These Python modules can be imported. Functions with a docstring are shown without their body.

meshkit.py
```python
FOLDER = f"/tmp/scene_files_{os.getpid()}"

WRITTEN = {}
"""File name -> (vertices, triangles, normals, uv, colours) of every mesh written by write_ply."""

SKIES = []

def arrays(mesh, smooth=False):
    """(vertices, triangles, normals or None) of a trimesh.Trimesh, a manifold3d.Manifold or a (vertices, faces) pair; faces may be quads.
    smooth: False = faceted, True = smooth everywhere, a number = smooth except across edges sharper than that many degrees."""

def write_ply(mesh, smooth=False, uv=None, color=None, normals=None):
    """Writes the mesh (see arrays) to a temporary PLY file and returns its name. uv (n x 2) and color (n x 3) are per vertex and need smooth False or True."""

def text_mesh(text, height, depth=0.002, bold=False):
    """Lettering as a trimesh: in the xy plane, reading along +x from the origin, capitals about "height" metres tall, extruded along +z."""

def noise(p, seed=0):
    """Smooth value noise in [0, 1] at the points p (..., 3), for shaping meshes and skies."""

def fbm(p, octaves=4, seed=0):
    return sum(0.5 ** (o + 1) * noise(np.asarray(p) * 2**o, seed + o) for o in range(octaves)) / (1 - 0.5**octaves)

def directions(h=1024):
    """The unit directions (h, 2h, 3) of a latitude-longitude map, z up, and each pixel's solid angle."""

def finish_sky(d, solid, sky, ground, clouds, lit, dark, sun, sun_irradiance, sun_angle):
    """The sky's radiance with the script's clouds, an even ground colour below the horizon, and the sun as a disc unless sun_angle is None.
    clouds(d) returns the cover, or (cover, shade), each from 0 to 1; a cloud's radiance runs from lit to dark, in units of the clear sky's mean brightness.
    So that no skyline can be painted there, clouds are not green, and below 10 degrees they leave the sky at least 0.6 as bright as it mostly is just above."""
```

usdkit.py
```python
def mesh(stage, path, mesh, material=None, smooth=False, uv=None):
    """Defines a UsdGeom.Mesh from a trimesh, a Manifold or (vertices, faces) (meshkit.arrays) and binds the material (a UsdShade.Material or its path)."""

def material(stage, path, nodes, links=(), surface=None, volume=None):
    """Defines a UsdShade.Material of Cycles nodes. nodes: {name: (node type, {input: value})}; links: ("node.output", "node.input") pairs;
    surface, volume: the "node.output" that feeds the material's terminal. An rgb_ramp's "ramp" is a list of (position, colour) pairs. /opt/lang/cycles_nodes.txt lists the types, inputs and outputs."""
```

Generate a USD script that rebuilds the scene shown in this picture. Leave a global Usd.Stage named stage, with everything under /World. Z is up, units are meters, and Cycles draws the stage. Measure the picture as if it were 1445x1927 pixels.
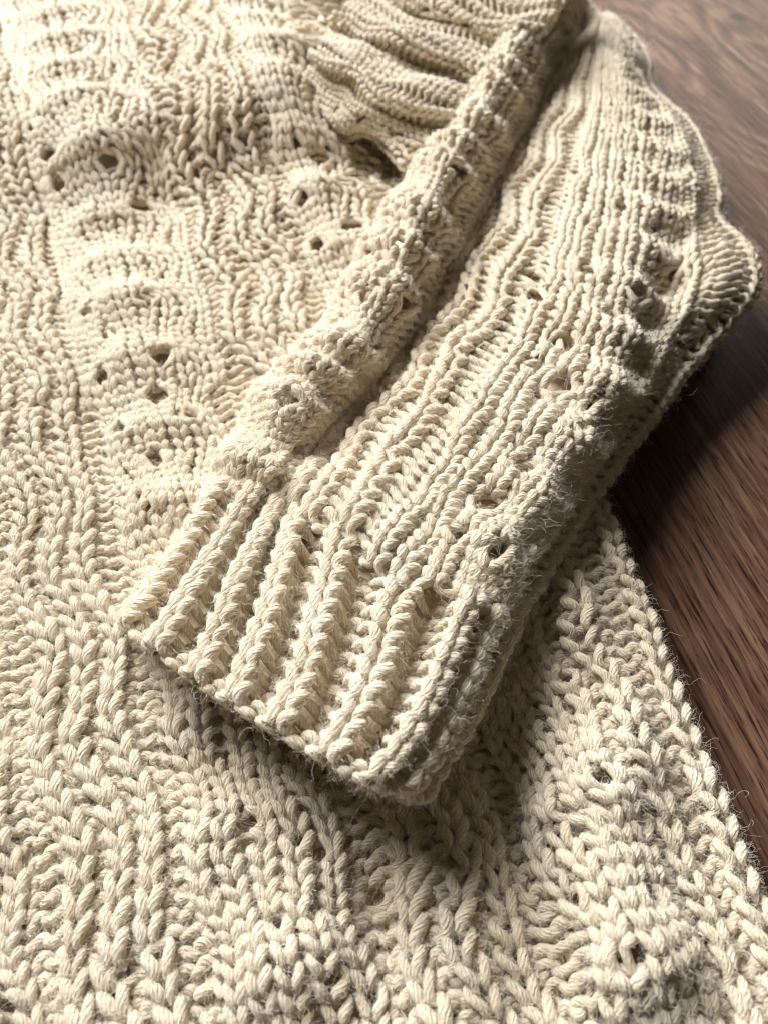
import math, numpy as np, usdkit, meshkit
from pxr import Usd, UsdGeom, UsdLux, UsdShade, Gf, Sdf, Vt
from scipy.interpolate import RBFInterpolator, RectBivariateSpline, PchipInterpolator, CubicSpline
from scipy.ndimage import gaussian_filter, gaussian_filter1d

stage = Usd.Stage.CreateInMemory()
UsdGeom.SetStageUpAxis(stage, UsdGeom.Tokens.z); UsdGeom.SetStageMetersPerUnit(stage, 1.0)
UsdGeom.Xform.Define(stage, '/World'); UsdGeom.Scope.Define(stage, '/World/Looks')
T_ = Sdf.ValueTypeNames

# ------------------------------------------------------------------ camera
PW, PH, FPX, PITCH, CAMH = 1445.0, 1927.0, 1446.0, math.radians(52.9), 0.205
FOCAL = 26.0
cam = UsdGeom.Camera.Define(stage, '/World/camera')
cam.CreateFocalLengthAttr(FOCAL); cam.CreateHorizontalApertureAttr(FOCAL*PW/FPX); cam.CreateVerticalApertureAttr(FOCAL*PH/FPX)
cam.CreateClippingRangeAttr(Gf.Vec2f(0.01, 20)); cam.CreateFStopAttr(13.0); cam.CreateFocusDistanceAttr(0.203)
cam.CreateExposureAttr(0.0)
cp, sp = math.cos(PITCH), math.sin(PITCH)
cam.AddTransformOp().Set(Gf.Matrix4d(1,0,0,0, 0,sp,cp,0, 0,-cp,sp,0, 0,0,CAMH,1))
CAM = np.array([0, 0, CAMH]); FW = np.array([0, cp, -sp]); UPV = np.array([0, sp, cp]); RT = np.array([1.0, 0, 0])

def at(px, py, z):
    """the point of the place at height z (metres) that the photograph shows at this pixel of its 1445 x 1927"""
    px, py, z = np.broadcast_arrays(*[np.asarray(a, float) for a in (px, py, z)])
    d = FW + RT*((px-PW/2)/FPX)[..., None] + UPV*((PH/2-py)/FPX)[..., None]
    return CAM + d*((z-CAMH)/d[..., 2])[..., None]

# ------------------------------------------------------------------ light: one tall window behind and to the left, a dim room
def rect(name, pos, target, w, h, inten, color):
    L = UsdLux.RectLight.Define(stage, '/World/'+name)
    L.CreateWidthAttr(w); L.CreateHeightAttr(h); L.CreateIntensityAttr(inten); L.CreateColorAttr(Gf.Vec3f(*color))
    m = Gf.Matrix4d(); m.SetLookAt(Gf.Vec3d(*pos), Gf.Vec3d(*target), Gf.Vec3d(0, 0, 1)); L.AddTransformOp().Set(m.GetInverse())
    return L
rect('window_light', (-0.86, 1.20, 1.08), (0.02, 0.22, 0.0), 1.25, 1.0, 31.5, (0.985, 0.99, 1.0))
rect('far_window_light', (1.1, 2.6, 0.95), (0.15, 0.3, 0.0), 1.3, 1.0, 1.6, (1.0, 0.91, 0.81))
rect('room_light', (0.3, -0.9, 2.2), (0.0, 0.25, 0.0), 2.2, 2.2, 0.22, (1.0, 0.80, 0.58))

# ------------------------------------------------------------------ materials
def wool(name, tint, stitch=True):
    n = {"uv": ("texture_coordinate", {}), "sx": ("separate_xyz", {}),
         "tw": ("math", {"math_type": "multiply_add", "value2": 0.095, "value3": 0.0}),
         "ph": ("math", {"math_type": "multiply", "value2": 2*math.pi*8}), "cs": ("math", {"math_type": "cosine"}),
         "c1": ("math", {"math_type": "multiply", "value2": 0.9}), "c2": ("math", {"math_type": "multiply", "value2": 21.0}),
         "cv": ("combine_xyz", {"z": 0.0}), "fn": ("noise_texture", {"scale": 1.0, "detail": 3.0, "roughness": 0.6}),
         "mix": ("math", {"math_type": "multiply_add", "value2": 0.27}), "fm": ("math", {"math_type": "multiply", "value2": 2.6}),
         "bp": ("bump", {"strength": 1.0, "distance": 0.00045}),
         "ln": ("noise_texture", {"scale": 60.0, "detail": 2.0}), "geo": ("geometry", {}),
         "rmp": ("rgb_ramp", {"ramp": [(0.3, tuple(c*k for c, k in zip(tint, (0.97, 0.94, 0.87)))), (0.7, tint)]}),
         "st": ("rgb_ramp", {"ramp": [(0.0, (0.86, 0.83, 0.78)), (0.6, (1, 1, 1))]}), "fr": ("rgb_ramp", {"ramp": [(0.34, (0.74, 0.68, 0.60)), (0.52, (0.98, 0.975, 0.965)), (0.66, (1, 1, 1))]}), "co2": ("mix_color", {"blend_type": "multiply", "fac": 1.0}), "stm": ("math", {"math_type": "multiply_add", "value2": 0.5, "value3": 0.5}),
         "col": ("mix_color", {"blend_type": "multiply", "fac": 1.0}),
         "p": ("principled_bsdf", {"roughness": 0.58, "specular_ior_level": 0.38, "sheen_weight": 0.22, "sheen_roughness": 0.45, "sheen_tint": (1.0, 0.95, 0.86),
                                   "diffuse_roughness": 0.4}),
         "tr": ("translucent_bsdf", {}), "ms": ("mix_closure", {"fac": 0.2})}
    l = [("uv.UV", "sx.vector"), ("sx.x", "tw.value1"), ("sx.y", "tw.value3"), ("tw.value", "ph.value1"), ("ph.value", "cs.value1"),
         ("sx.x", "c1.value1"), ("tw.value", "c2.value1"), ("c1.value", "cv.x"), ("c2.value", "cv.y"), ("cv.vector", "fn.vector"),
         ("fn.fac", "fm.value1"), ("cs.value", "mix.value1"), ("fm.value", "mix.value3"), ("mix.value", "bp.height"), ("bp.normal", "p.normal"),
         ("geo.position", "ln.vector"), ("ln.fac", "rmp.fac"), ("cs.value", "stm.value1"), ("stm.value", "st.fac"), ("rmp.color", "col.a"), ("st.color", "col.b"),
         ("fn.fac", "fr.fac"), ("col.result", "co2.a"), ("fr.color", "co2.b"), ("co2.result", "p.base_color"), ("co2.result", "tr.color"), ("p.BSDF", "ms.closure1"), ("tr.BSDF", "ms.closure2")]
    return usdkit.material(stage, '/World/Looks/'+name, n, l, surface="ms.closure")
TINT = (0.94, 0.862, 0.712)
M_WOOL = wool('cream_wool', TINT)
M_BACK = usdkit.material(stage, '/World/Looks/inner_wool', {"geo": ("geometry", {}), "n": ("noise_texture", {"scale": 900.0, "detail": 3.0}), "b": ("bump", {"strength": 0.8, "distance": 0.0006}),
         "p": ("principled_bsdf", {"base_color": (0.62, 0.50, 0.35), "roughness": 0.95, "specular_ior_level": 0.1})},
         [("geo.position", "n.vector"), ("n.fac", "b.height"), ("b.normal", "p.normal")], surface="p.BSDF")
M_FUZZ = usdkit.material(stage, '/World/Looks/wool_fibre', {"p": ("principled_bsdf", {"base_color": (0.97, 0.93, 0.85), "roughness": 0.45, "specular_ior_level": 0.4}),
         "tr": ("translucent_bsdf", {"color": (0.86, 0.76, 0.6)}), "m": ("mix_closure", {"fac": 0.4})}, [("p.BSDF", "m.closure1"), ("tr.BSDF", "m.closure2")], surface="m.closure")

# ------------------------------------------------------------------ prim helpers
used = {}
def path_for(parent, name):
    k = (parent, name); n = used.get(k, 0); used[k] = n+1
    return f"{parent}/{name}" + (f"_{n:03d}" if n else "")
def cdata(prim, **kw):
    for k, v in kw.items():
        if v: prim.SetCustomDataByKey(k, v)
def mesh_prim(path, P, F, N, UV, mat, quads=True):
    m = UsdGeom.Mesh.Define(stage, path)
    m.CreatePointsAttr(Vt.Vec3fArray.FromNumpy(np.ascontiguousarray(P, np.float32)))
    m.CreateFaceVertexCountsAttr(Vt.IntArray.FromNumpy(np.full(len(F), F.shape[1], np.int32)))
    m.CreateFaceVertexIndicesAttr(Vt.IntArray.FromNumpy(np.ascontiguousarray(F, np.int32).ravel()))
    m.CreateSubdivisionSchemeAttr("none")
    if N is not None:
        m.CreateNormalsAttr(Vt.Vec3fArray.FromNumpy(np.ascontiguousarray(N, np.float32))); m.SetNormalsInterpolation("vertex")
    if UV is not None:
        UsdGeom.PrimvarsAPI(m).CreatePrimvar("st", T_.TexCoord2fArray, "vertex").Set(Vt.Vec2fArray.FromNumpy(np.ascontiguousarray(UV, np.float32)))
    UsdShade.MaterialBindingAPI.Apply(m.GetPrim()).Bind(mat)
    return m.GetPrim()

# ------------------------------------------------------------------ the wooden floor: planks of a laminate, their grain running away to the upper left
ANG = math.atan(-572/1446/1.658)
PD = np.array([math.sin(ANG), math.cos(ANG)]); PN = np.array([PD[1], -PD[0]])      # along and across the planks
def wood(name, seed, knot=(9.0, 9.0, 0.0)):
    n = {"tc": ("texture_coordinate", {}), "mp": ("mapping", {"location": (seed*3.7, seed*1.3, 0), "scale": (1, 1, 1)}),
         "m1": ("mapping", {"scale": (1050.0, 60.0, 1)}), "g1": ("noise_texture", {"scale": 1.0, "detail": 4.0, "roughness": 0.65, "distortion": 0.3}),
         "m2": ("mapping", {"scale": (380.0, 9.0, 1)}), "g2": ("noise_texture", {"scale": 1.0, "detail": 3.0, "roughness": 0.5, "distortion": 0.5}),
         "m3": ("mapping", {"scale": (17.0, 5.5, 1)}), "nz": ("noise_texture", {"scale": 1.0, "detail": 1.5, "roughness": 0.45}),
         "wv": ("math", {"math_type": "multiply", "value2": 75.0}), "sn": ("math", {"math_type": "sine"}), "ox": ("separate_xyz", {}), "fig": ("map_range", {"range_type": "smoothstep", "from_min": 0.03, "from_max": 0.12, "to_min": 0.02, "to_max": 0.15}),
         "kd": ("vector_math", {"math_type": "distance", "vector2": knot}), "km": ("map_range", {"range_type": "smoothstep", "from_min": 0.002, "from_max": 0.009, "to_min": 0.25, "to_max": 1.0}), "kx": ("mix_color", {"blend_type": "multiply", "fac": 1.0}),
         "sa": ("math", {"math_type": "multiply_add", "value2": 0.10, "value3": 0.0}),
         "s2": ("math", {"math_type": "multiply_add", "value2": 1.0}), "pr": ("rgb_ramp", {"ramp": [(0.38, (0.25, 0.22, 0.20)), (0.46, (0.82, 0.81, 0.80)), (0.6, (1.15, 1.15, 1.15))]}), "pm": ("mix_color", {"blend_type": "multiply", "fac": 1.0, "use_clamp": False}),
         "r": ("rgb_ramp", {"ramp": [(0.28, (0.042, 0.021, 0.013)), (0.45, (0.085, 0.043, 0.027)), (0.60, (0.125, 0.069, 0.044)), (0.78, (0.190, 0.117, 0.077))]}),
         "b": ("bump", {"strength": 0.35, "distance": 0.0003}),
         "p": ("principled_bsdf", {"roughness": 0.27, "specular_ior_level": 0.36})}
    l = [("tc.object", "mp.vector")]
    for a in ("m1", "m2", "m3"): l.append(("mp.vector", a+".vector"))
    l += [("m1.vector", "g1.vector"), ("m2.vector", "g2.vector"), ("m3.vector", "nz.vector"), ("nz.fac", "wv.value1"), ("wv.value", "sn.value1"),
          ("sn.value", "sa.value1"), ("tc.object", "ox.vector"), ("ox.x", "fig.value"), ("fig.result", "sa.value2"), ("g2.fac", "s2.value1"), ("sa.value", "s2.value3"), ("tc.object", "kd.vector1"), ("kd.value", "km.value"), ("pm.result", "kx.a"), ("km.result", "kx.b"), ("s2.value", "r.fac"), ("g1.fac", "pr.fac"), ("r.color", "pm.a"), ("pr.color", "pm.b"), ("kx.result", "p.base_color"), ("g1.fac", "b.height"), ("b.normal", "p.normal")]
    return usdkit.material(stage, '/World/Looks/'+name, n, l, surface="p.BSDF")
seam = at(1412, 27, 0.0)[:2] @ PN; PWID = 0.33
kn_ = at(1386, 31, 0.0)[:2]
PL0 = -0.75+(0*0.457) % 1.2-0.35                  # first end of the plank that shows
KA = kn_ @ PD; KQ = math.floor((KA-PL0)/1.2+0.4); KC = PL0+1.2*(KQ+0.1)
WOODS = [wood('walnut_laminate', 1, (float(kn_ @ PN-(seam-PWID/2)), float(KA-KC), 0.0)), wood('walnut_laminate_darker', 5), wood('walnut_laminate_plain', 9)]
M_GAP = usdkit.material(stage, '/World/Looks/joint', {"p": ("principled_bsdf", {"base_color": (0.015, 0.009, 0.006), "roughness": 0.8})}, surface="p.BSDF")
fl = mesh_prim('/World/floor', np.array([(-3, -1.5, -.006), (3, -1.5, -.006), (3, 4, -.006), (-3, 4, -.006)]), np.array([[0, 1, 2, 3]]), None, None, M_GAP)
cdata(fl, kind='structure', label='dark walnut wood laminate floor under the sweater', category='floor')
def plank(k, a0, a1, mat):
    e, b, x0, x1 = 0.00004, 0.00002, seam+(k-1)*PWID, seam+k*PWID
    c = np.array([(x0+x1)/2, (a0+a1)/2]); hx, hy = PWID/2-e, (a1-a0)/2-e
    V = []
    for z, s in ((-.0058, 0), (-b, 0), (0, b)):
        V += [(-hx+s, -hy+s, z), (hx-s, -hy+s, z), (hx-s, hy-s, z), (-hx+s, hy-s, z)]
    F = [(8, 9, 10, 11)]
    for r in (0, 4):
        for i in range(4): F.append((r+i, r+(i+1) % 4, r+4+(i+1) % 4, r+4+i))
    p = mesh_prim(path_for('/World/floor', 'plank'), np.array(V), np.array(F), None, None, mat)
    x = UsdGeom.Xformable(p); w = c[0]*PN + c[1]*PD
    x.AddTranslateOp().Set(Gf.Vec3d(float(w[0]), float(w[1]), 0)); x.AddRotateZOp().Set(-math.degrees(ANG))
for k in range(-3, 6):
    off = (k*0.457) % 1.2
    for q in range(-1, 2):
        plank(k, -0.75+off+1.2*(q-0.4)-0.35, -0.75+off+1.2*(q+0.6)-0.35, WOODS[(k*2+q) % 3] if k != 0 else WOODS[0])

# ------------------------------------------------------------------ knitting
K, P, LK, FL, YO = 0, 1, 2, 3, 4
half = np.array([(-.5, -.10, -1.0), (-.29, .02, -.62), (-.15, .22, .25), (-.19, .55, .95), (-.31, .93, .62), (-.28, 1.20, -.28), (0, 1.34, -.75)])
kn = np.vstack([half, half[1:6][::-1]*[-1, 1, 1]])
hl = np.array([(-.5, .0, -1.1), (-.30, .05, -.7), (-.10, .30, .5), (-.27, .95, 1.35), (-.46, 1.75, 1.05), (-.36, 2.20, .0), (0, 2.36, -.7)])
lk = np.vstack([hl, hl[1:6][::-1]*[-1, 1, 1]])
pu = kn*[1, 1, -1]
flo = np.array([(x, .1+.15*math.cos(x*6), -1.15) for x in np.linspace(-.5, .5, 13)[:12]])
TEMPL = np.stack([kn, pu, lk, flo])
RADK = np.array([.80, .86, 1.0, 1.16, 1.08, .9, .82, .9, 1.08, 1.16, 1.0, .86])
RADP = np.array([1.05, 1.0, .9, .85, .9, 1.02, 1.08, 1.02, .9, .85, .9, 1.0])
RADL = np.array([.8, .86, 1.02, 1.25, 1.15, .92, .8, .92, 1.15, 1.25, 1.02, .86])
RADS = np.stack([RADK, RADP, RADL, np.full(12, .75)])

class Surface:
    """a smooth patch through a grid of points: rows at vk, columns at uk"""
    def __init__(s, vk, uk, G):
        kx, ky = min(3, len(vk)-1), min(3, len(uk)-1)
        s.f = [RectBivariateSpline(vk, uk, G[..., c], kx=kx, ky=ky) for c in range(3)]
    def pos(s, u, v): return np.stack([f.ev(v, u) for f in s.f], -1)
    def full(s, u, v):
        p = s.pos(u, v); a = np.stack([f.ev(v, u, dy=1) for f in s.f], -1); b = np.stack([f.ev(v, u, dx=1) for f in s.f], -1)
        n = np.cross(a, b); n /= np.maximum(np.linalg.norm(n, axis=-1, keepdims=True), 1e-12)
        return p, n

def traced(surf, us, vs, pix, R, A, su):
    """eyelets where the photograph has them: the (u, v) of the surface under each pixel"""
    U, V = np.meshgrid(us, vs); p, nn = surf.full(U, V); d = p-CAM
    X = d@RT/(d@FW)*FPX+PW/2; Y = PH/2-d@UPV/(d@FW)*FPX; front = (nn*d).sum(-1) < 0
    out = []
    for x, y, k in pix:
        e = np.where(front, (X-x)**2+(Y-y)**2, 1e9); i = np.unravel_index(e.argmin(), e.shape)
        if e[i] < 900: out.append((U[i], V[i], R*(.6+.4*k), A*k, su))
    return out
fuzz_pool = []
def pts_shape(p, sides): return (p.shape[0], p.shape[1], sides+1)
def catmull(C, S):
    """C: rows x n x d control points (the last one closes), S samples per span"""
    p0, p1, p2, p3 = C[:, :-3], C[:, 1:-2], C[:, 2:-1], C[:, 3:]
    out = []
    for t in np.arange(S)/S:
        out.append(.5*((2*p1) + (-p0+p2)*t + (2*p0-5*p1+4*p2-p3)*t*t + (-p0+3*p1-3*p2+p3)*t**3))
    o = np.stack(out, 2); return o.reshape(C.shape[0], -1, C.shape[2])

def knit(surf, ucen, uwid, types, v0, dv, relief, owner, parents, seed, radius=.00122, depth=.00105, detail=lambda j: 2, holes=(), warp=None, rowmod=None, fuzz=1.0, wob=.05, prad=1.0, keep=None):
    """rows x wales of stitches laid on a surface. ucen/uwid: place and width of each wale (surface u units); types[j, i];
    owner[i]: which part each wale belongs to; parents: {owner: prim path}"""
    rg = np.random.default_rng(seed); R, W = types.shape
    spans = {}
    jit = gaussian_filter(rg.normal(0, 1, (R, W, 3)), (0.7, 0.4, 0))*1.6
    lean = gaussian_filter(rg.normal(0, 1, (R, W)), (1.2, .4))*.42
    bulk = 1+gaussian_filter(rg.normal(0, 1, (R, W)), .5)*.09
    groups = {}
    for j in range(R): groups.setdefault(detail(j), []).append(j)
    for (sp_, sides), rows in groups.items():
        rows = np.array(rows); ty = types[rows]
        t = np.where(ty == YO, P, ty)
        C = TEMPL[t].copy()                       # r, W, 12, 3
        rad = RADS[t]*bulk[rows][..., None]*np.where(t == P, prad, 1.0)[..., None]
        # feet between unlike neighbours settle half way
        zl = C[:, 1:, 0, 2].copy(); C[:, 1:, 0, 2] = .5*(zl + C[:, :-1, 0, 2])
        x = C[..., 0] + lean[rows][..., None]*(C[..., 1]-.3)*.5*np.cos(C[..., 0]*math.pi)
        U = ucen[None, :, None] + x*uwid[None, :, None] + jit[rows][:, :, None, 0]*wob*uwid[None, :, None]*np.cos(C[..., 0]*math.pi)
        Vv = v0 + (rows[:, None, None] + C[..., 1] + jit[rows][:, :, None, 1]*wob)*dv
        Z = C[..., 2]*depth + relief[rows][..., None] + jit[rows][:, :, None, 2]*depth*.24
        ctrl = np.stack([U, Vv, Z, rad*radius], -1).reshape(len(rows), W*12, 4)
        a = ctrl[:, :1] - [uwid[0]*.2, 0, 0, 0]; b = ctrl[:, -1:] + [uwid[-1]*.2, 0, 0, 0]; c = b + [uwid[-1]*.2, 0, 0, 0]
        ctrl = np.concatenate([a, ctrl, b, c], 1)
        if sp_ == 0:                              # coarse: every other control point
            S = catmull(np.concatenate([ctrl[:, :1], ctrl[:, 1:-2:1], ctrl[:, -2:]], 1), 1)
        else:
            S = catmull(ctrl, sp_)
        n = S.shape[1]; per = n//W
        u, v, z, r = [S[..., q].copy() for q in range(4)]
        r *= 1+.11*gaussian_filter1d(rg.normal(0, 1, r.shape), per/7., axis=1)*math.sqrt(per/7.*3.5)*.6
        if warp is not None:
            du, dvv, dz = warp(u, v); u += du; v += dvv; z += dz
        for (hu, hv, hr, ha, su) in holes:        # hu, hv in surface units; the yarn is pushed aside round an eyelet
            jr = (hv-v0)/dv
            rr = np.nonzero(abs(rows-jr) < 4)[0]
            if not len(rr): continue
            sl = slice(rr[0], rr[-1]+1)
            ex, ey = (u[sl]-hu)/su, (v[sl]-hv)
            d = np.sqrt(ex*ex+ey*ey)+1e-9; k = ha*np.exp(-(d/hr)**2)/d
            u[sl] += ex*k*su; v[sl] += ey*k
            z[sl] += -.0004*np.exp(-(d/hr)**2)
        p, nn = surf.full(u, v)
        p = p + nn*z[..., None]
        tan = np.gradient(p, axis=1); ln = np.linalg.norm(tan, axis=-1, keepdims=True); tan /= np.maximum(ln, 1e-9)
        s = np.cumsum(ln[..., 0], 1)*1000.0       # millimetres of yarn
        s += rg.uniform(0, 50, (len(rows), 1))
        B = np.cross(tan, nn); bl = np.linalg.norm(B, axis=-1, keepdims=True); B /= np.maximum(bl, 1e-6); N2 = np.cross(B, tan)
        th = np.linspace(0, 2*math.pi, sides+1)
        ring = B[:, :, None]*np.cos(th)[:, None] + N2[:, :, None]*np.sin(th)[:, None]
        lob = 1+.035*np.cos(3*(th[None, None]+s[..., None]*.6)) if sides >= 9 else 1.0
        lob = lob*(1+gaussian_filter1d(rg.normal(0, .075, pts_shape(p, sides)), .8, axis=1))
        pts = p[:, :, None] + ring*(r[..., None]*lob)[..., None]
        uvs = np.stack(np.broadcast_arrays(s[..., None], th/(2*math.pi)), -1)
        for o in sorted(set(owner)):
            cols = [i for i in range(W) if owner[i] == o]
            acc = groups_out.setdefault(parents[o], [[], [], [], [], 0])
            # runs of neighbouring wales
            run = []
            for i in cols + [None]:
                if run and (i is None or i != run[-1]+1):
                    a0, a1 = run[0]*per, min((run[-1]+1)*per+1, n)
                    q = pts[:, a0:a1]; m = a1-a0
                    if keep is not None:
                        kr = keep(rows, run[0], run[-1])
                    idx = np.arange(len(rows)*m*(sides+1)).reshape(len(rows), m, sides+1)
                    f = np.stack([idx[:, :-1, :-1], idx[:, :-1, 1:], idx[:, 1:, 1:], idx[:, 1:, :-1]], -1).reshape(-1, 4)[:, ::-1]
                    acc[0].append(q.reshape(-1, 3)); acc[1].append(ring[:, a0:a1].reshape(-1, 3)); acc[2].append(uvs[:, a0:a1].reshape(-1, 2)); acc[3].append(f+acc[4])
                    acc[4] += len(rows)*m*(sides+1); run = []
                if i is not None: run.append(i)
        # where loose fibres start
        m = int(p.shape[0]*p.shape[1]*fuzz*9)
        if m:
            ii, kk = rg.integers(0, p.shape[0], m), rg.integers(0, p.shape[1], m); tt = rg.integers(0, sides//2+1, m)
            fuzz_pool.append((pts[ii, kk, tt], ring[ii, kk, tt], tan[ii, kk]))
groups_out = {}
def flush():
    for pth, (a, b, c, f, _) in groups_out.items():
        mesh_prim(pth, np.vstack(a), np.vstack(f), np.vstack(b), np.vstack(c), M_WOOL)
    groups_out.clear()
def backing(path, surf, u0, u1, v0, v1, nu, nv, off, mask=None):
    u, v = np.meshgrid(np.linspace(u0, u1, nu), np.linspace(v0, v1, nv)); p, n = surf.full(u, v)
    p = (p + n*off); i = np.arange(nu*nv).reshape(nv, nu)
    F = np.stack([i[:-1, :-1], i[:-1, 1:], i[1:, 1:], i[1:, :-1]], -1).reshape(-1, 4)
    return mesh_prim(path, p.reshape(-1, 3), F, n.reshape(-1, 3), None, M_BACK)

SW = '/World/sweater'
sw = UsdGeom.Xform.Define(stage, SW).GetPrim()
cdata(sw, label='cream hand-knitted wool sweater lying on wood floor, ribbed cuff folded over its front', category='sweater')

# ---- front of the body
MM = .001
hp = [(-100,2050,13),(200,2000,13),(520,1960,14),(700,1980,11),(870,1950,14),(1000,1950,10),(1150,1950,17),(1300,1950,15),
      (90,1700,13),(250,1650,14),(520,1700,15),(700,1640,6),(715,1800,6),(702,1560,6),(708,1720,6),(850,1650,16),(870,1800,17),(560,1650,18),(590,1750,18),(860,1700,13),(870,1550,11),(985,1500,5),(1000,1700,6),(1010,1850,7),(970,1400,5),(992,1600,5),(1090,1400,26),(1120,1600,27),(1170,1750,26),(1250,1600,13),(1310,1720,13),
      (60,1350,14),(200,1400,13),(300,1420,13),(440,1520,13),(600,1500,7),(430,1375,7),(500,1430,7),(560,1480,7),(340,1385,15),(400,1570,16),(700,1550,8),(960,1300,5),(940,1150,7),(1070,1130,22),(1095,1000,16),(1150,1200,18),(1170,1100,13),
      (50,1050,14),(180,1050,13),(290,950,17),(60,800,15),(160,800,12),(270,700,18),(420,750,13),(240,560,20),(90,600,15),(420,560,15),(380,950,12),(600,900,9),(800,800,8),(900,1000,8),(700,600,9),
      (560,620,13),(640,700,12),(1050,750,8),(1000,500,8),(1100,600,6),(900,600,8),
      (230,420,12),(120,400,13),(310,420,12),(325,350,9),(315,390,9),(230,350,20),(110,340,20),(220,250,34),(120,240,33),(170,205,36),(50,245,31),(290,240,33),(250,200,35),(20,300,22),(325,290,26),(420,225,40),(430,320,20),(420,420,16),
      (530,150,46),(590,170,40),(520,280,28),(590,300,24),(630,280,24),(600,350,27),(620,420,20),(560,480,14),(700,370,18),(700,420,20),(672,262,9),(720,292,6),(765,325,6),(700,330,10),(690,225,8),(800,260,6),(850,200,6),(750,150,8),
      (60,120,34),(200,120,36),(330,150,36),(60,20,34),(300,40,40),(450,90,44),(600,60,44),(-80,250,28),(-100,600,15),(-100,-60,34),(300,-80,40),(720,90,12),(900,100,8),(1050,150,14),(700,-80,36),(1000,-80,20)]
hp = np.array(hp, float)
hxy = at(hp[:, 0], hp[:, 1], hp[:, 2]*MM)
HEI = RBFInterpolator(hxy[:, :2], hp[:, 2]*MM, neighbors=24, kernel='linear', smoothing=0)
VDIR = np.array([math.sin(math.radians(-17)), math.cos(math.radians(-17))]); UDIR = np.array([VDIR[1], -VDIR[0]])
def line(ui, a, b):
    A, B = at(*a)[:2], at(*b)[:2]; va, vb = A@VDIR, B@VDIR; oa, ob = A@UDIR, B@UDIR
    k = (ob-oa)/(vb-va); return ui, oa-k*va, k
EDGE = 21.5
LN = [line(-16, (-85, 1700, .013), (-185, 560, .016)), line(-8, (205, 1600, .013), (85, 900, .014)), line(0, (515, 1700, .014), (235, 560, .018)), line(8, (865, 1700, .013), (430, 330, .022)),
      line(15, (1125, 1600, .018), (615, 400, .024)), line(EDGE, (1372, 1700, .010), (1082, 930, .010))]
LU, LA, LB = [np.array(c) for c in zip(*LN)]
fa, fb = PchipInterpolator(LU, LA), PchipInterpolator(LU, LB)
def lin_ext(f, u, lo, hi):
    uc = np.clip(u, lo, hi); e = .05
    return f(uc) + np.where(u < lo, (f(lo+e)-f(lo))/e*(u-lo), 0) + np.where(u > hi, (f(hi)-f(hi-e))/e*(u-hi), 0)
UM = 62                                          # lattice far to the left as well
vb0, vb1 = -0.03, 0.66
vk, uk = np.linspace(vb0, vb1, 170), np.concatenate([np.arange(-60, EDGE, .75), np.linspace(EDGE, EDGE+4.2, 16)])
uu, vv = np.meshgrid(uk, vk)
ue = np.minimum(uu, EDGE)
offv = lin_ext(fa, ue, LU[0], LU[-1]) + lin_ext(fb, ue, LU[0], LU[-1])*vv
XY = UDIR*offv[..., None] + VDIR*vv[..., None]
ZB = HEI(XY.reshape(-1, 2)).reshape(uu.shape); ZB = np.clip(gaussian_filter(ZB, (1.4, 1.1)), .005, .06)
# the side folds down to the floor
RE = .0066; thE = np.clip((uu-EDGE)*.0050/RE, 0, 3.1)
edge_drop = np.clip((uu-(EDGE-3.0))/3.0, 0, 1)**2
ZB = ZB*(1-edge_drop) + edge_drop*.0145
XY = XY + UDIR*(RE*np.sin(thE))[..., None]; ZB = ZB - RE*(1-np.cos(thE))
BODY = Surface(vk, uk, np.dstack([XY, ZB]))

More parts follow.
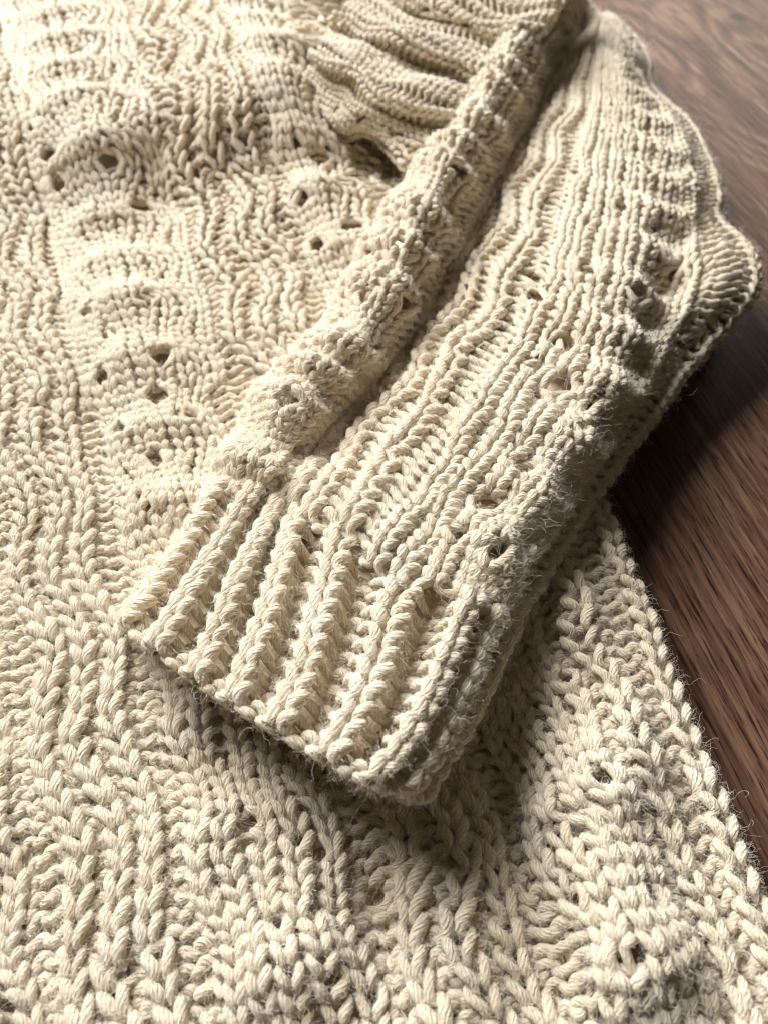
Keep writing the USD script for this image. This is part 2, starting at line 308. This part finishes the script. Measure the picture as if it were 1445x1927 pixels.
def body_kind(q):
    """wale q in the repeat of 17: lace 0 +-3, purl, rib group of K P K P K about 8.5"""
    d = ((q+8) % 17)-8
    a = abs(d)
    if a <= 3: return 'lace', d
    if a == 4: return 'purl', d
    return ('rib', (q % 17)-8.5)
NW0, NW1 = -58, 25
DVB = .0042; RB = int((vb1-vb0-.02)/DVB)
qs = np.arange(NW0, NW1+1); Wb = len(qs); V0B = vb0+.006
tyb = np.full((RB, Wb), P); rel = np.zeros((RB, Wb)); own = []; holes = []
rg = np.random.default_rng(11)
jj = np.arange(RB)
def rib_long(col, ph): return np.where((jj+ph) % 2 == 0, LK, FL)
REP = 16
def laceof(q):
    """distance from the middle of the nearest lace panel, its half width and its number"""
    if q > 10: return q-15.0, 2, 1
    return ((q+8) % REP)-8.0, 3, int((q+8)//REP)
RIBS = {}
for c, q in enumerate(qs):
    d, hw, grp = laceof(q); k = q % REP; g2 = int(q//REP)
    tyb[:, c] = P; rel[:, c] = -.0011; o = 'ground'
    if abs(d) <= hw:
        tyb[:, c] = K; rel[:, c] = .0012 - .00014*d*d; o = 'lace%d' % grp
    elif (q < 12 and k in (6, 8, 10)) or q in (19, 22):
        rel[:, c] = -.0020; RIBS[c] = 'rib%d' % (g2 if q < 12 else 9)
    elif q < 12 and 6 < k < 10: rel[:, c] = -.0006
    own.append(o)
uwb = np.ones(Wb); ucb = qs.astype(float)
SCALP = 8
holes = traced(BODY, np.arange(-40, EDGE, .25), np.arange(V0B, vb1-.02, .001),
    [(205,632,1),(305,682,1),(195,712,.9),(300,748,1.1),(228,812,1),(348,790,.8),(285,868,1.1),(265,942,.9),(168,590,.8),(275,572,.8),(85,675,.6),(145,102,1),(185,158,1),(95,292,1.1),(205,308,1.1),(110,345,1),(265,395,1),(30,165,.8),(60,240,.7),
     (575,1592,1),(602,1612,.9),(702,1690,1.1),(520,1740,.7),(655,1660,.7),(470,1560,.8),(620,1840,.8),(700,1885,.8),(565,380,1),(600,470,1.1),(640,350,1),(655,430,.9),(690,480,1),(600,300,1),(560,270,.8),
     (1060,1195,1),(1068,1285,1),(1130,1465,.9),(1215,1682,1.1),(1180,1800,1.1),(1110,1560,.7),(1090,1690,.7),(1205,1560,.6),(1250,1860,.7)], .0036, .0027, 1/.0046)
holes = [(u_, v_, R_*(.72 if v_ < .17 else 1+.10*(v_ > .27)), A_*(.62 if v_ < .17 else 1+.12*(v_ > .27)), s_) for u_, v_, R_, A_, s_ in holes]
def warp_body(u, v):
    j = (v-V0B)/DVB
    du = .7*np.sin(j*2*math.pi/13+np.floor(u/REP)*2.1)*np.exp(-(((u % REP)-8)/3.2)**4)*(u < 12)          # the ribs wander to and fro
    d = np.where(u > 10.5, u-15.0, ((u+8) % REP)-8); c0 = np.floor((u+8)/REP)
    g = np.exp(-(d/3.6)**6); ph = ((j-(c0 % 2)*3)/SCALP) % 1; an = 2*math.pi*ph
    dv_ = DVB*(-.8*(d/3.0)**2*(.5+.5*np.cos(an)))*g        # rows arch like scales
    du += .16*d*np.sin(an)*g
    dz = (.0030*(.5-.5*np.cos(an-.5*np.sin(an)))-.0010)*np.exp(-(d/2.8)**4)
    return du, dv_, dz
LODs = (2, 9), (1, 8), (1, 6)
names = sorted(set(own) | set(RIBS.values())); par = {}
for o in names:
    if o == 'ground': par[o] = SW+'/front_panel'
    else: par[o] = path_for(SW+'/front_panel', 'lace_panel' if o.startswith('lace') else 'rib_column')
# which part of the big lattice the photograph sees
pc, _ = BODY.full(*np.meshgrid(qs.astype(float), V0B+jj*DVB))
dcam = pc-CAM; fx = dcam@RT/(dcam@FW)*FPX+PW/2; fy = PH/2-dcam@UPV/(dcam@FW)*FPX
vis = (fx > -170) & (fx < 1600) & (fy > -190) & (fy < 2090)
colL = [np.nonzero(vis[j])[0].min() if vis[j].any() else None for j in range(RB)]
colR = [np.nonzero(vis[j])[0].max() if vis[j].any() else None for j in range(RB)]
BAND = 14
for j0 in range(0, RB, BAND):
    js = [j for j in range(j0, min(j0+BAND, RB)) if colL[j] is not None]
    if not js: continue
    near_ = j0 >= 0 and max(fy[j].max() for j in js) > 0 and np.median(fy[js][:, colL[js[0]]:colR[js[0]]+1]) > 1180
    a, b = min(colL[j] for j in js), max(colR[j] for j in js)+1
    dist = np.linalg.norm(pc[js[0], (a+b)//2]-CAM)
    det = (2, 9) if dist < .235 else ((1, 8) if dist < .36 else (1, 6))
    r0, r1 = js[0], js[-1]+1
    hv0, hv1 = V0B+(r0-5)*DVB, V0B+(r1+5)*DVB
    ucl, uwl, sel = ucb.copy(), uwb.copy(), []
    for c in range(a, b):
        d, hw, _g = laceof(qs[c])
        if near_ and hw == 3 and abs(d) <= 3:
            if abs(d) == 3: continue
            ucl[c] += d*.4; uwl[c] = 1.4
        sel.append(c)
    grow = 1+.32*min(1, max(0, (dist-.24)/.16)); nr = max(1, int(round((r1-r0)/grow))); dvb = (r1-r0)*DVB/nr; half_ = (r0+r1)//2
    ty_ = tyb[half_:half_+1].copy(); re_ = rel[half_:half_+1].copy()
    if dist > .27:                                # the cloth there is pulled wide: the ground shows its knit side too
        for c in range(a, b):
            if own[c] == 'ground' and qs[c] % REP in (4, 12) and qs[c] < 12: ty_[:, c] = K; re_[:, c] = -.0004
    knit(BODY, ucl[sel], uwl[sel], np.repeat(ty_[:, sel], nr, 0), V0B+r0*DVB, dvb, np.repeat(re_[:, sel], nr, 0), [own[c] for c in sel], par, 100+j0, detail=lambda j: det,
         holes=[h for h in holes if hv0 < h[1] < hv1 and qs[a]-3 < h[0] < qs[b-1]+3], warp=warp_body, fuzz=.9 if dist < .3 else .3, wob=.12, radius=.00118*(1+.36*min(1, max(0, (dist-.2)/.2))), depth=.00105*(1-.25*min(1, max(0, (dist-.24)/.14))))
    for c in range(a, b):                         # the raised ribs: tall stitches on top of the purl ground
        if c in RIBS:
            DV2 = .0056*(1+.15*min(1, max(0, (dist-.24)/.16))); k0, k1 = math.ceil((r0*DVB)/DV2), math.ceil((r1*DVB)/DV2)
            if k1 > k0:
                far_ = min(1, max(0, (dist-.24)/.14)); k_ = qs[c] % REP
                knit(BODY, ucb[c:c+1]+far_*.5*(int(k_ == 10)-int(k_ == 6)), np.array([1.6+.4*far_]), np.full((k1-k0, 1), K), V0B+k0*DV2+.0028*(c % 2), DV2, np.full((k1-k0, 1), .0015), [RIBS[c]], par, 3000+c*50+j0,
                     radius=.00128*(1+.25*min(1, max(0, (dist-.22)/.2))), depth=.0011, detail=lambda j: det, warp=warp_body, fuzz=1.0 if dist < .3 else .3, wob=.11)
flush()
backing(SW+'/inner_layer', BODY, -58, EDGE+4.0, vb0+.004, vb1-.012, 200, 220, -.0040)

# ---- the sleeve folded over it, its cuff towards us
ST = [ # A tucked left, B left edge, C left ridge, D flank, E groove, F panel, G middle, H right ridge, K dip, L lip, I right edge, J tucked right   (pixel x, y, height in mm)
 [(262,1215,13),(226,1192,20),(262,1222,27),(330,1275,29),(400,1322,30),(470,1365,32),(570,1425,34),(668,1486,36),(705,1500,35),(738,1508,31),(757,1522,25),(735,1520,19)],
 [(300,1115,13),(278,1125,21),(318,1140,29),(375,1175,30),(440,1225,31),(515,1265,33),(620,1325,36),(745,1375,38),(790,1395,35),(825,1395,30),(838,1405,23),(800,1410,17)],
 [(440,985,12),(402,945,22),(452,925,31),(500,940,29),(535,968,27),(600,990,31),(700,1065,37),(858,1130,38),(900,1150,34),(932,1165,28),(952,1185,21),(925,1195,14)],
 [(540,815,12),(478,765,22),(560,735,38),(640,765,32),(690,752,25),(745,770,33),(840,845,39),(1010,905,39),(1060,905,33),(1100,900,25),(1128,908,17),(1090,920,8)],
 [(650,700,12),(590,650,22),(685,605,40),(760,640,31),(805,590,24),(855,605,33),(960,665,39),(1140,705,40),(1195,680,32),(1250,680,27),(1282,705,17),(1240,725,6)],
 [(760,520,14),(690,465,26),(775,425,46),(850,470,33),(897,445,24),(940,460,34),(1040,490,39),(1180,520,42),(1245,555,29),(1352,490,34),(1420,500,22),(1370,545,5)],
 [(812,440,14),(745,385,27),(815,340,47),(890,390,33),(930,375,25),(972,385,34),(1065,405,39),(1195,435,40),(1262,430,33),(1312,415,27),(1338,412,18),(1310,430,5)],
 [(850,380,15),(786,330,28),(850,280,47),(925,330,33),(958,320,25),(1000,320,34),(1085,335,38),(1195,365,38),(1265,370,33),(1315,345,28),(1348,368,17),(1310,400,5)],
 [(930,260,16),(866,215,30),(925,160,48),(995,210,33),(1022,205,26),(1055,195,33),(1115,205,36),(1185,225,35),(1235,230,31),(1275,235,26),(1300,255,16),(1270,280,5)],
 [(970,180,17),(905,140,31),(965,85,50),(1030,135,34),(1055,140,27),(1078,130,31),(1122,132,34),(1165,148,34),(1188,155,29),(1205,160,22),(1216,168,14),(1195,190,5)],
 [(1010,110,17),(948,75,32),(1000,25,50),(1065,75,34),(1088,85,27),(1102,75,31),(1130,72,33),(1160,85,32),(1182,97,28),(1200,110,23),(1212,125,15),(1195,150,5)],
 [(1080,0,18),(1010,-45,34),(1065,-80,50),(1105,-10,34),(1112,25,24),(1118,35,22),(1128,34,21),(1142,40,19),(1156,50,16),(1170,62,12),(1180,75,7),(1170,95,2)],
]
for i_, add in ((0, 5), (1, 5), (2, 3)):
    ST[i_] = [(a, b, c+(add if 2 <= k <= 9 else 0)) for k, (a, b, c) in enumerate(ST[i_])]
for i_ in range(3, len(ST)):
    ST[i_] = [(a, b, c+(4 if k == 2 else (-2 if k == 4 else 0))) for k, (a, b, c) in enumerate(ST[i_])]
G = np.array([[at(a, b, c*MM) for a, b, c in row] for row in ST])
dv_s = np.linalg.norm(np.diff(G[:, [4, 6, 8]], axis=0), axis=-1).mean(1); vs = np.concatenate([[0], np.cumsum(dv_s)])
du_s = np.linalg.norm(np.diff(G[2:8], axis=1), axis=-1).mean(0); us = np.concatenate([[0], np.cumsum(du_s)]); us /= us[-1]
# cross-sections first densified with monotone cubic splines, then a smooth patch
uf = np.linspace(0, 1, 60); vf = np.linspace(0, vs[-1], 80)
G1 = np.stack([PchipInterpolator(us, G[i])(uf) for i in range(len(G))])
G2 = PchipInterpolator(vs, G1, axis=0)(vf)
G2 = np.stack([gaussian_filter(G2[..., c], (1.0, .8), mode='nearest') for c in range(3)], -1)
SLV = Surface(vf, uf, G2)
print('sleeve length', vs, 'width', du_s.sum(), [round(float(x), 3) for x in us])

vc = vs[2]                                       # where the ribbing stops
# cuff: knit one, purl one
NR = 10; Rc = int(round(vc/.0048)); dvc = vc/Rc
edges = np.concatenate([[0.02], 0.02+.98*np.cumsum(np.tile([.64, .36], NR))/NR])
ucc, uwc = (edges[1:]+edges[:-1])/2, np.diff(edges)
tyc = np.tile([K, P], NR)[None].repeat(Rc, 0); relc = np.tile([.0019, -.0040], NR)[None].repeat(Rc, 0).astype(float)
uwk = uwc.copy(); uwk[0::2] *= .82
par = {}; own = []
for i in range(NR*2):
    o = 'r%02d' % (i//2) if i % 2 == 0 else 'valley'; own.append(o)
    if o not in par: par[o] = SW+'/cuff' if o == 'valley' else path_for(SW+'/cuff', 'rib')
knit(SLV, ucc, uwk, tyc, dvc*.35, dvc, relc, own, par, 5, radius=.00148, depth=.00105, detail=lambda j: (2, 10), fuzz=1.0, wob=.05, prad=.78)
# cast-on edge of the cuff: a firm chain round the rim
tye = np.full((1, NR*2), P); 
knit(SLV, ucc, uwc, tye, -dvc*.55, dvc, np.full((1, NR*2), -.0004), ['e']*(NR*2), {'e': path_for(SW+'/cuff', 'cast_on_edge')}, 6, radius=.00118, depth=.0009, detail=lambda j: (2, 10), fuzz=.3)
knit(SLV, ucc, uwc, tye, -dvc*.75, dvc, np.full((1, NR*2), -.0022), ['e']*(NR*2), {'e': path_for(SW+'/cuff', 'cast_on_edge')}, 7, radius=.00112, depth=.0007, detail=lambda j: (2, 10), fuzz=.3)
flush()
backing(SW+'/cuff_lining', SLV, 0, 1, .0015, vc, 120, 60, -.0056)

# sleeve proper
lay = [('purl', 2), ('lace', 6), ('purl', 2), ('rib', 7), ('purl', 1), ('lace', 7), ('rope', 1), ('purl', 2), ('rope', 1), ('purl', 2)]
kinds = []
for g, (k_, n_) in enumerate(lay):
    for i in range(n_): kinds.append((k_, i, n_, g))
NS = len(kinds); edges = np.linspace(.01, 1, NS+1); ucs, uws = (edges[1:]+edges[:-1])/2, np.diff(edges)
Rs = int(round((vs[-1]-vc)/.0043)); dvs = (vs[-1]-vc)/Rs; V0S = vc-.1*dvs
tys = np.full((Rs, NS), P); rels = np.zeros((Rs, NS)); own = []; par = {}; holes = []
jj = np.arange(Rs)
for c, (k_, i, n_, g) in enumerate(kinds):
    if k_ == 'lace': tys[:, c] = K; rels[:, c] = .0006; o = 'lace%d' % g
    elif k_ == 'rib':
        o = 'rib%d' % g
        rels[:, c] = -.0022 if i % 2 == 0 else -.0012
    elif k_ == 'rope': tys[:, c] = K; rels[:, c] = .0014; o = 'rope%d' % g
    else: rels[:, c] = -.0008; o = 'ground'
    own.append(o)
    if o not in par: par[o] = SW+'/sleeve' if o == 'ground' or o[:3] == 'rib' else path_for(SW+'/sleeve', {'l': 'lace_panel', 'r': 'rib_column'}[o[0]] if o[:2] != 'ro' else 'edge_rib')
su = 1/(du_s.sum())                              # hole offsets in metres from u
l1 = ucs[2]; l2 = ucs[22]
holes = traced(SLV, np.linspace(.08, .98, 240), np.arange(vc, vs[-1], .001),
    [(1010,522,1),(1012,562,1),(1106,515,1),(1110,432,.9),(1212,332,1.1),(1222,266,1.1),(1226,430,1.1),(1165,395,.7),(1290,350,.9),(1200,170,1),(1060,645,1.1),(1150,590,1.1),(1190,560,1.1),(1228,440,.8),(1000,690,.8),
     (1052,730,1.1),(992,882,1.3),(922,950,1.3),(928,1045,1.4),(1085,810,1),(1110,760,1),(1230,560,1.2),(1265,520,1.1),(1085,330,.7),(1130,260,.7),(1290,640,1),(860,1010,.7),
     (848,322,1.2),(692,560,1.1),(755,575,1.1),(740,440,1),(800,460,1.2),(545,765,1.2),(610,750,1.2),(640,680,1),(700,655,1.1),(850,395,1.1),(930,205,1.2),(905,290,1.1),(985,120,1.1),(500,860,1),(560,840,.9)], .0040, .0028, su)
def warp_slv(u, v):
    w = u*NS; j = (v-V0S)/dvs
    return (.62/NS*(2/math.pi)*np.arcsin(.97*np.sin(j*2*math.pi/12))*np.exp(-((w-13.5)/3.8)**4), 0*u - dvs*.35*np.sin(w*1.1)*np.exp(-((w-21.5)/4)**4),
            (.0042-.0020*(w < 8))*np.exp(-((j-2.6)/2.2)**2)/(1+np.exp((w-20)*1.5)) + .0023*np.sin(2*math.pi*j/6+w*.6+1.3*np.sin(j*.37))*np.exp(-((w-6)/3)**4) + .0020*np.sin(2*math.pi*j/6+w*.7)*np.exp(-((w-22.5)/3)**4))
def dets(j): return (2, 9) if j < 24 else ((1, 8) if j < 60 else (1, 6))
knit(SLV, ucs, uws, tys, V0S, dvs, rels, own, par, 9, radius=.00132, depth=.00108, detail=dets, holes=holes, warp=warp_slv, fuzz=.75, wob=.11)
flush()
for c, (k_, i, n_, g) in enumerate(kinds):
    if k_ == 'rib' and i % 2 == 0:
        d2 = .0062; n2 = int((vs[-1]-V0S)/d2)
        knit(SLV, ucs[c:c+1], uws[c:c+1]*1.45, np.full((n2, 1), K), V0S+.0026*((i//2) % 2), d2, np.full((n2, 1), .0012), ['r'], {'r': path_for(SW+'/sleeve', 'rib_column')}, 500+c,
             radius=.00142, depth=.0012, detail=lambda j: (2, 9) if j < 20 else (1, 8), warp=warp_slv, holes=holes, fuzz=1.0, wob=.10)
flush()
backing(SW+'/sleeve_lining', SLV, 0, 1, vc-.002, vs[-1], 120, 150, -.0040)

# ---- the upper sleeve, where it leaves the armhole seam and doubles back
UP = [ # from the tucked edge over the fold and away; along each: from the seam to under the lower sleeve
 [(600,170,22),(668,225,22),(730,240,22),(800,290,22)],
 [(585,150,33),(642,228,33),(706,250,33),(775,308,32)],
 [(590,120,42),(668,185,42),(755,222,42),(835,262,40)],
 [(600,92,50),(700,150,52),(795,190,52),(880,215,50)],
 [(612,62,42),(725,112,43),(835,147,42),(915,176,41)],
 [(640,25,52),(760,68,54),(865,105,54),(955,125,53)],
 [(680,2,44),(800,46,44),(900,80,43),(985,92,42)],
 [(715,-25,54),(835,20,55),(935,52,55),(1020,60,54)],
 [(760,-70,56),(870,-35,56),(975,5,56),(1060,10,56)],
 [(800,-130,58),(910,-100,58),(1020,-60,58),(1110,-50,58)],
]
GU = np.array([[at(a, b, c*MM) for a, b, c in row] for row in UP])        # across x along
GU = GU.transpose(1, 0, 2)[::-1]                # v along (towards the seam), u across
uu_ = np.concatenate([[0], np.cumsum(np.linalg.norm(np.diff(GU, axis=1), axis=-1).mean(0))]); vv_ = np.concatenate([[0], np.cumsum(np.linalg.norm(np.diff(GU, axis=0), axis=-1).mean(1))])
print('upper', uu_[-1], vv_[-1])
uf2, vf2 = np.linspace(0, uu_[-1], 50), np.linspace(0, vv_[-1], 40)
A1 = np.stack([PchipInterpolator(uu_, GU[i])(uf2) for i in range(len(GU))]); A2 = CubicSpline(vv_, A1, axis=0)(vf2)
UPS = Surface(vf2, uf2, A2)
NU = int(uu_[-1]/.0056); ed = np.linspace(0, uu_[-1], NU+1); ucu, uwu = (ed[1:]+ed[:-1])/2, np.diff(ed)
Ru = int(vv_[-1]/.0038); tyu = np.full((Ru, NU), P); relu = np.full((Ru, NU), -.0016); own = []
par = {'g': SW+'/upper_sleeve'}; hol = []
jj = np.arange(Ru)
for c in range(NU):
    k = (NU-1-c) % 8
    if k in (0, 2): tyu[:, c] = K; relu[:, c] = .0022
    elif k in (4, 5, 6): tyu[:, c] = K; relu[:, c] = .0007
    if k == 5:
        for s_ in range(0, Ru, 6): hol.append((ucu[c], (s_+2+c % 3)*.0038, .0032, .0021, 1.0))
    o = 'c%d' % (c//8); own.append(o if tyu[0, c] == K else 'g')
    if own[-1] not in par: par[own[-1]] = path_for(SW+'/upper_sleeve', 'rib_column')
knit(UPS, ucu, uwu*1.05, tyu, 0, .0038, relu, own, par, 21, radius=.00118, depth=.001, detail=lambda j: (1, 6), holes=hol, warp=lambda u, v: (.0014*np.sin(v*90+u*40)+.0006*np.sin(v*210+u*25), .0015*np.sin(u*130), .0016*np.sin(v*120+u*75)+.0010*np.sin(v*55-u*190+1)), fuzz=.2, wob=.08)
flush()
backing(SW+'/upper_sleeve_lining', UPS, 0, uu_[-1], 0, vv_[-1], 80, 50, -.0028)

# ------------------------------------------------------------------ loose wool fibres
rg = np.random.default_rng(77)
p0 = np.vstack([a for a, _, _ in fuzz_pool]); n0 = np.vstack([b for _, b, _ in fuzz_pool]); t0 = np.vstack([c for _, _, c in fuzz_pool])
n = len(p0); print('fibres', n)
L = rg.gamma(1.6, .0011, n)+.0006
d = n0*rg.uniform(.1, .65, (n, 1)) + t0*rg.normal(0, 1.0, (n, 1)) + rg.normal(0, .45, (n, 3)); d /= np.linalg.norm(d, axis=1, keepdims=True)
pts = [p0-n0*.0002]; cur = pts[0]
for k in range(6):
    d = d + rg.normal(0, .55, (n, 3)); d /= np.linalg.norm(d, axis=1, keepdims=True)
    cur = cur + d*(L/6)[:, None]; pts.append(cur)
pts = np.stack(pts, 1)
bc = UsdGeom.BasisCurves.Define(stage, SW+'/loose_fibres')
bc.CreateTypeAttr('linear'); bc.CreateCurveVertexCountsAttr(Vt.IntArray.FromNumpy(np.full(n, 7, np.int32)))
bc.CreatePointsAttr(Vt.Vec3fArray.FromNumpy(pts.reshape(-1, 3).astype(np.float32)))
wd = np.tile(np.array([.000045, .000045, .00004, .00004, .000035, .00003, .00002], np.float32), n)
bc.CreateWidthsAttr(Vt.FloatArray.FromNumpy(wd)); bc.SetWidthsInterpolation('vertex')
UsdShade.MaterialBindingAPI.Apply(bc.GetPrim()).Bind(M_FUZZ); cdata(bc.GetPrim(), kind='stuff')
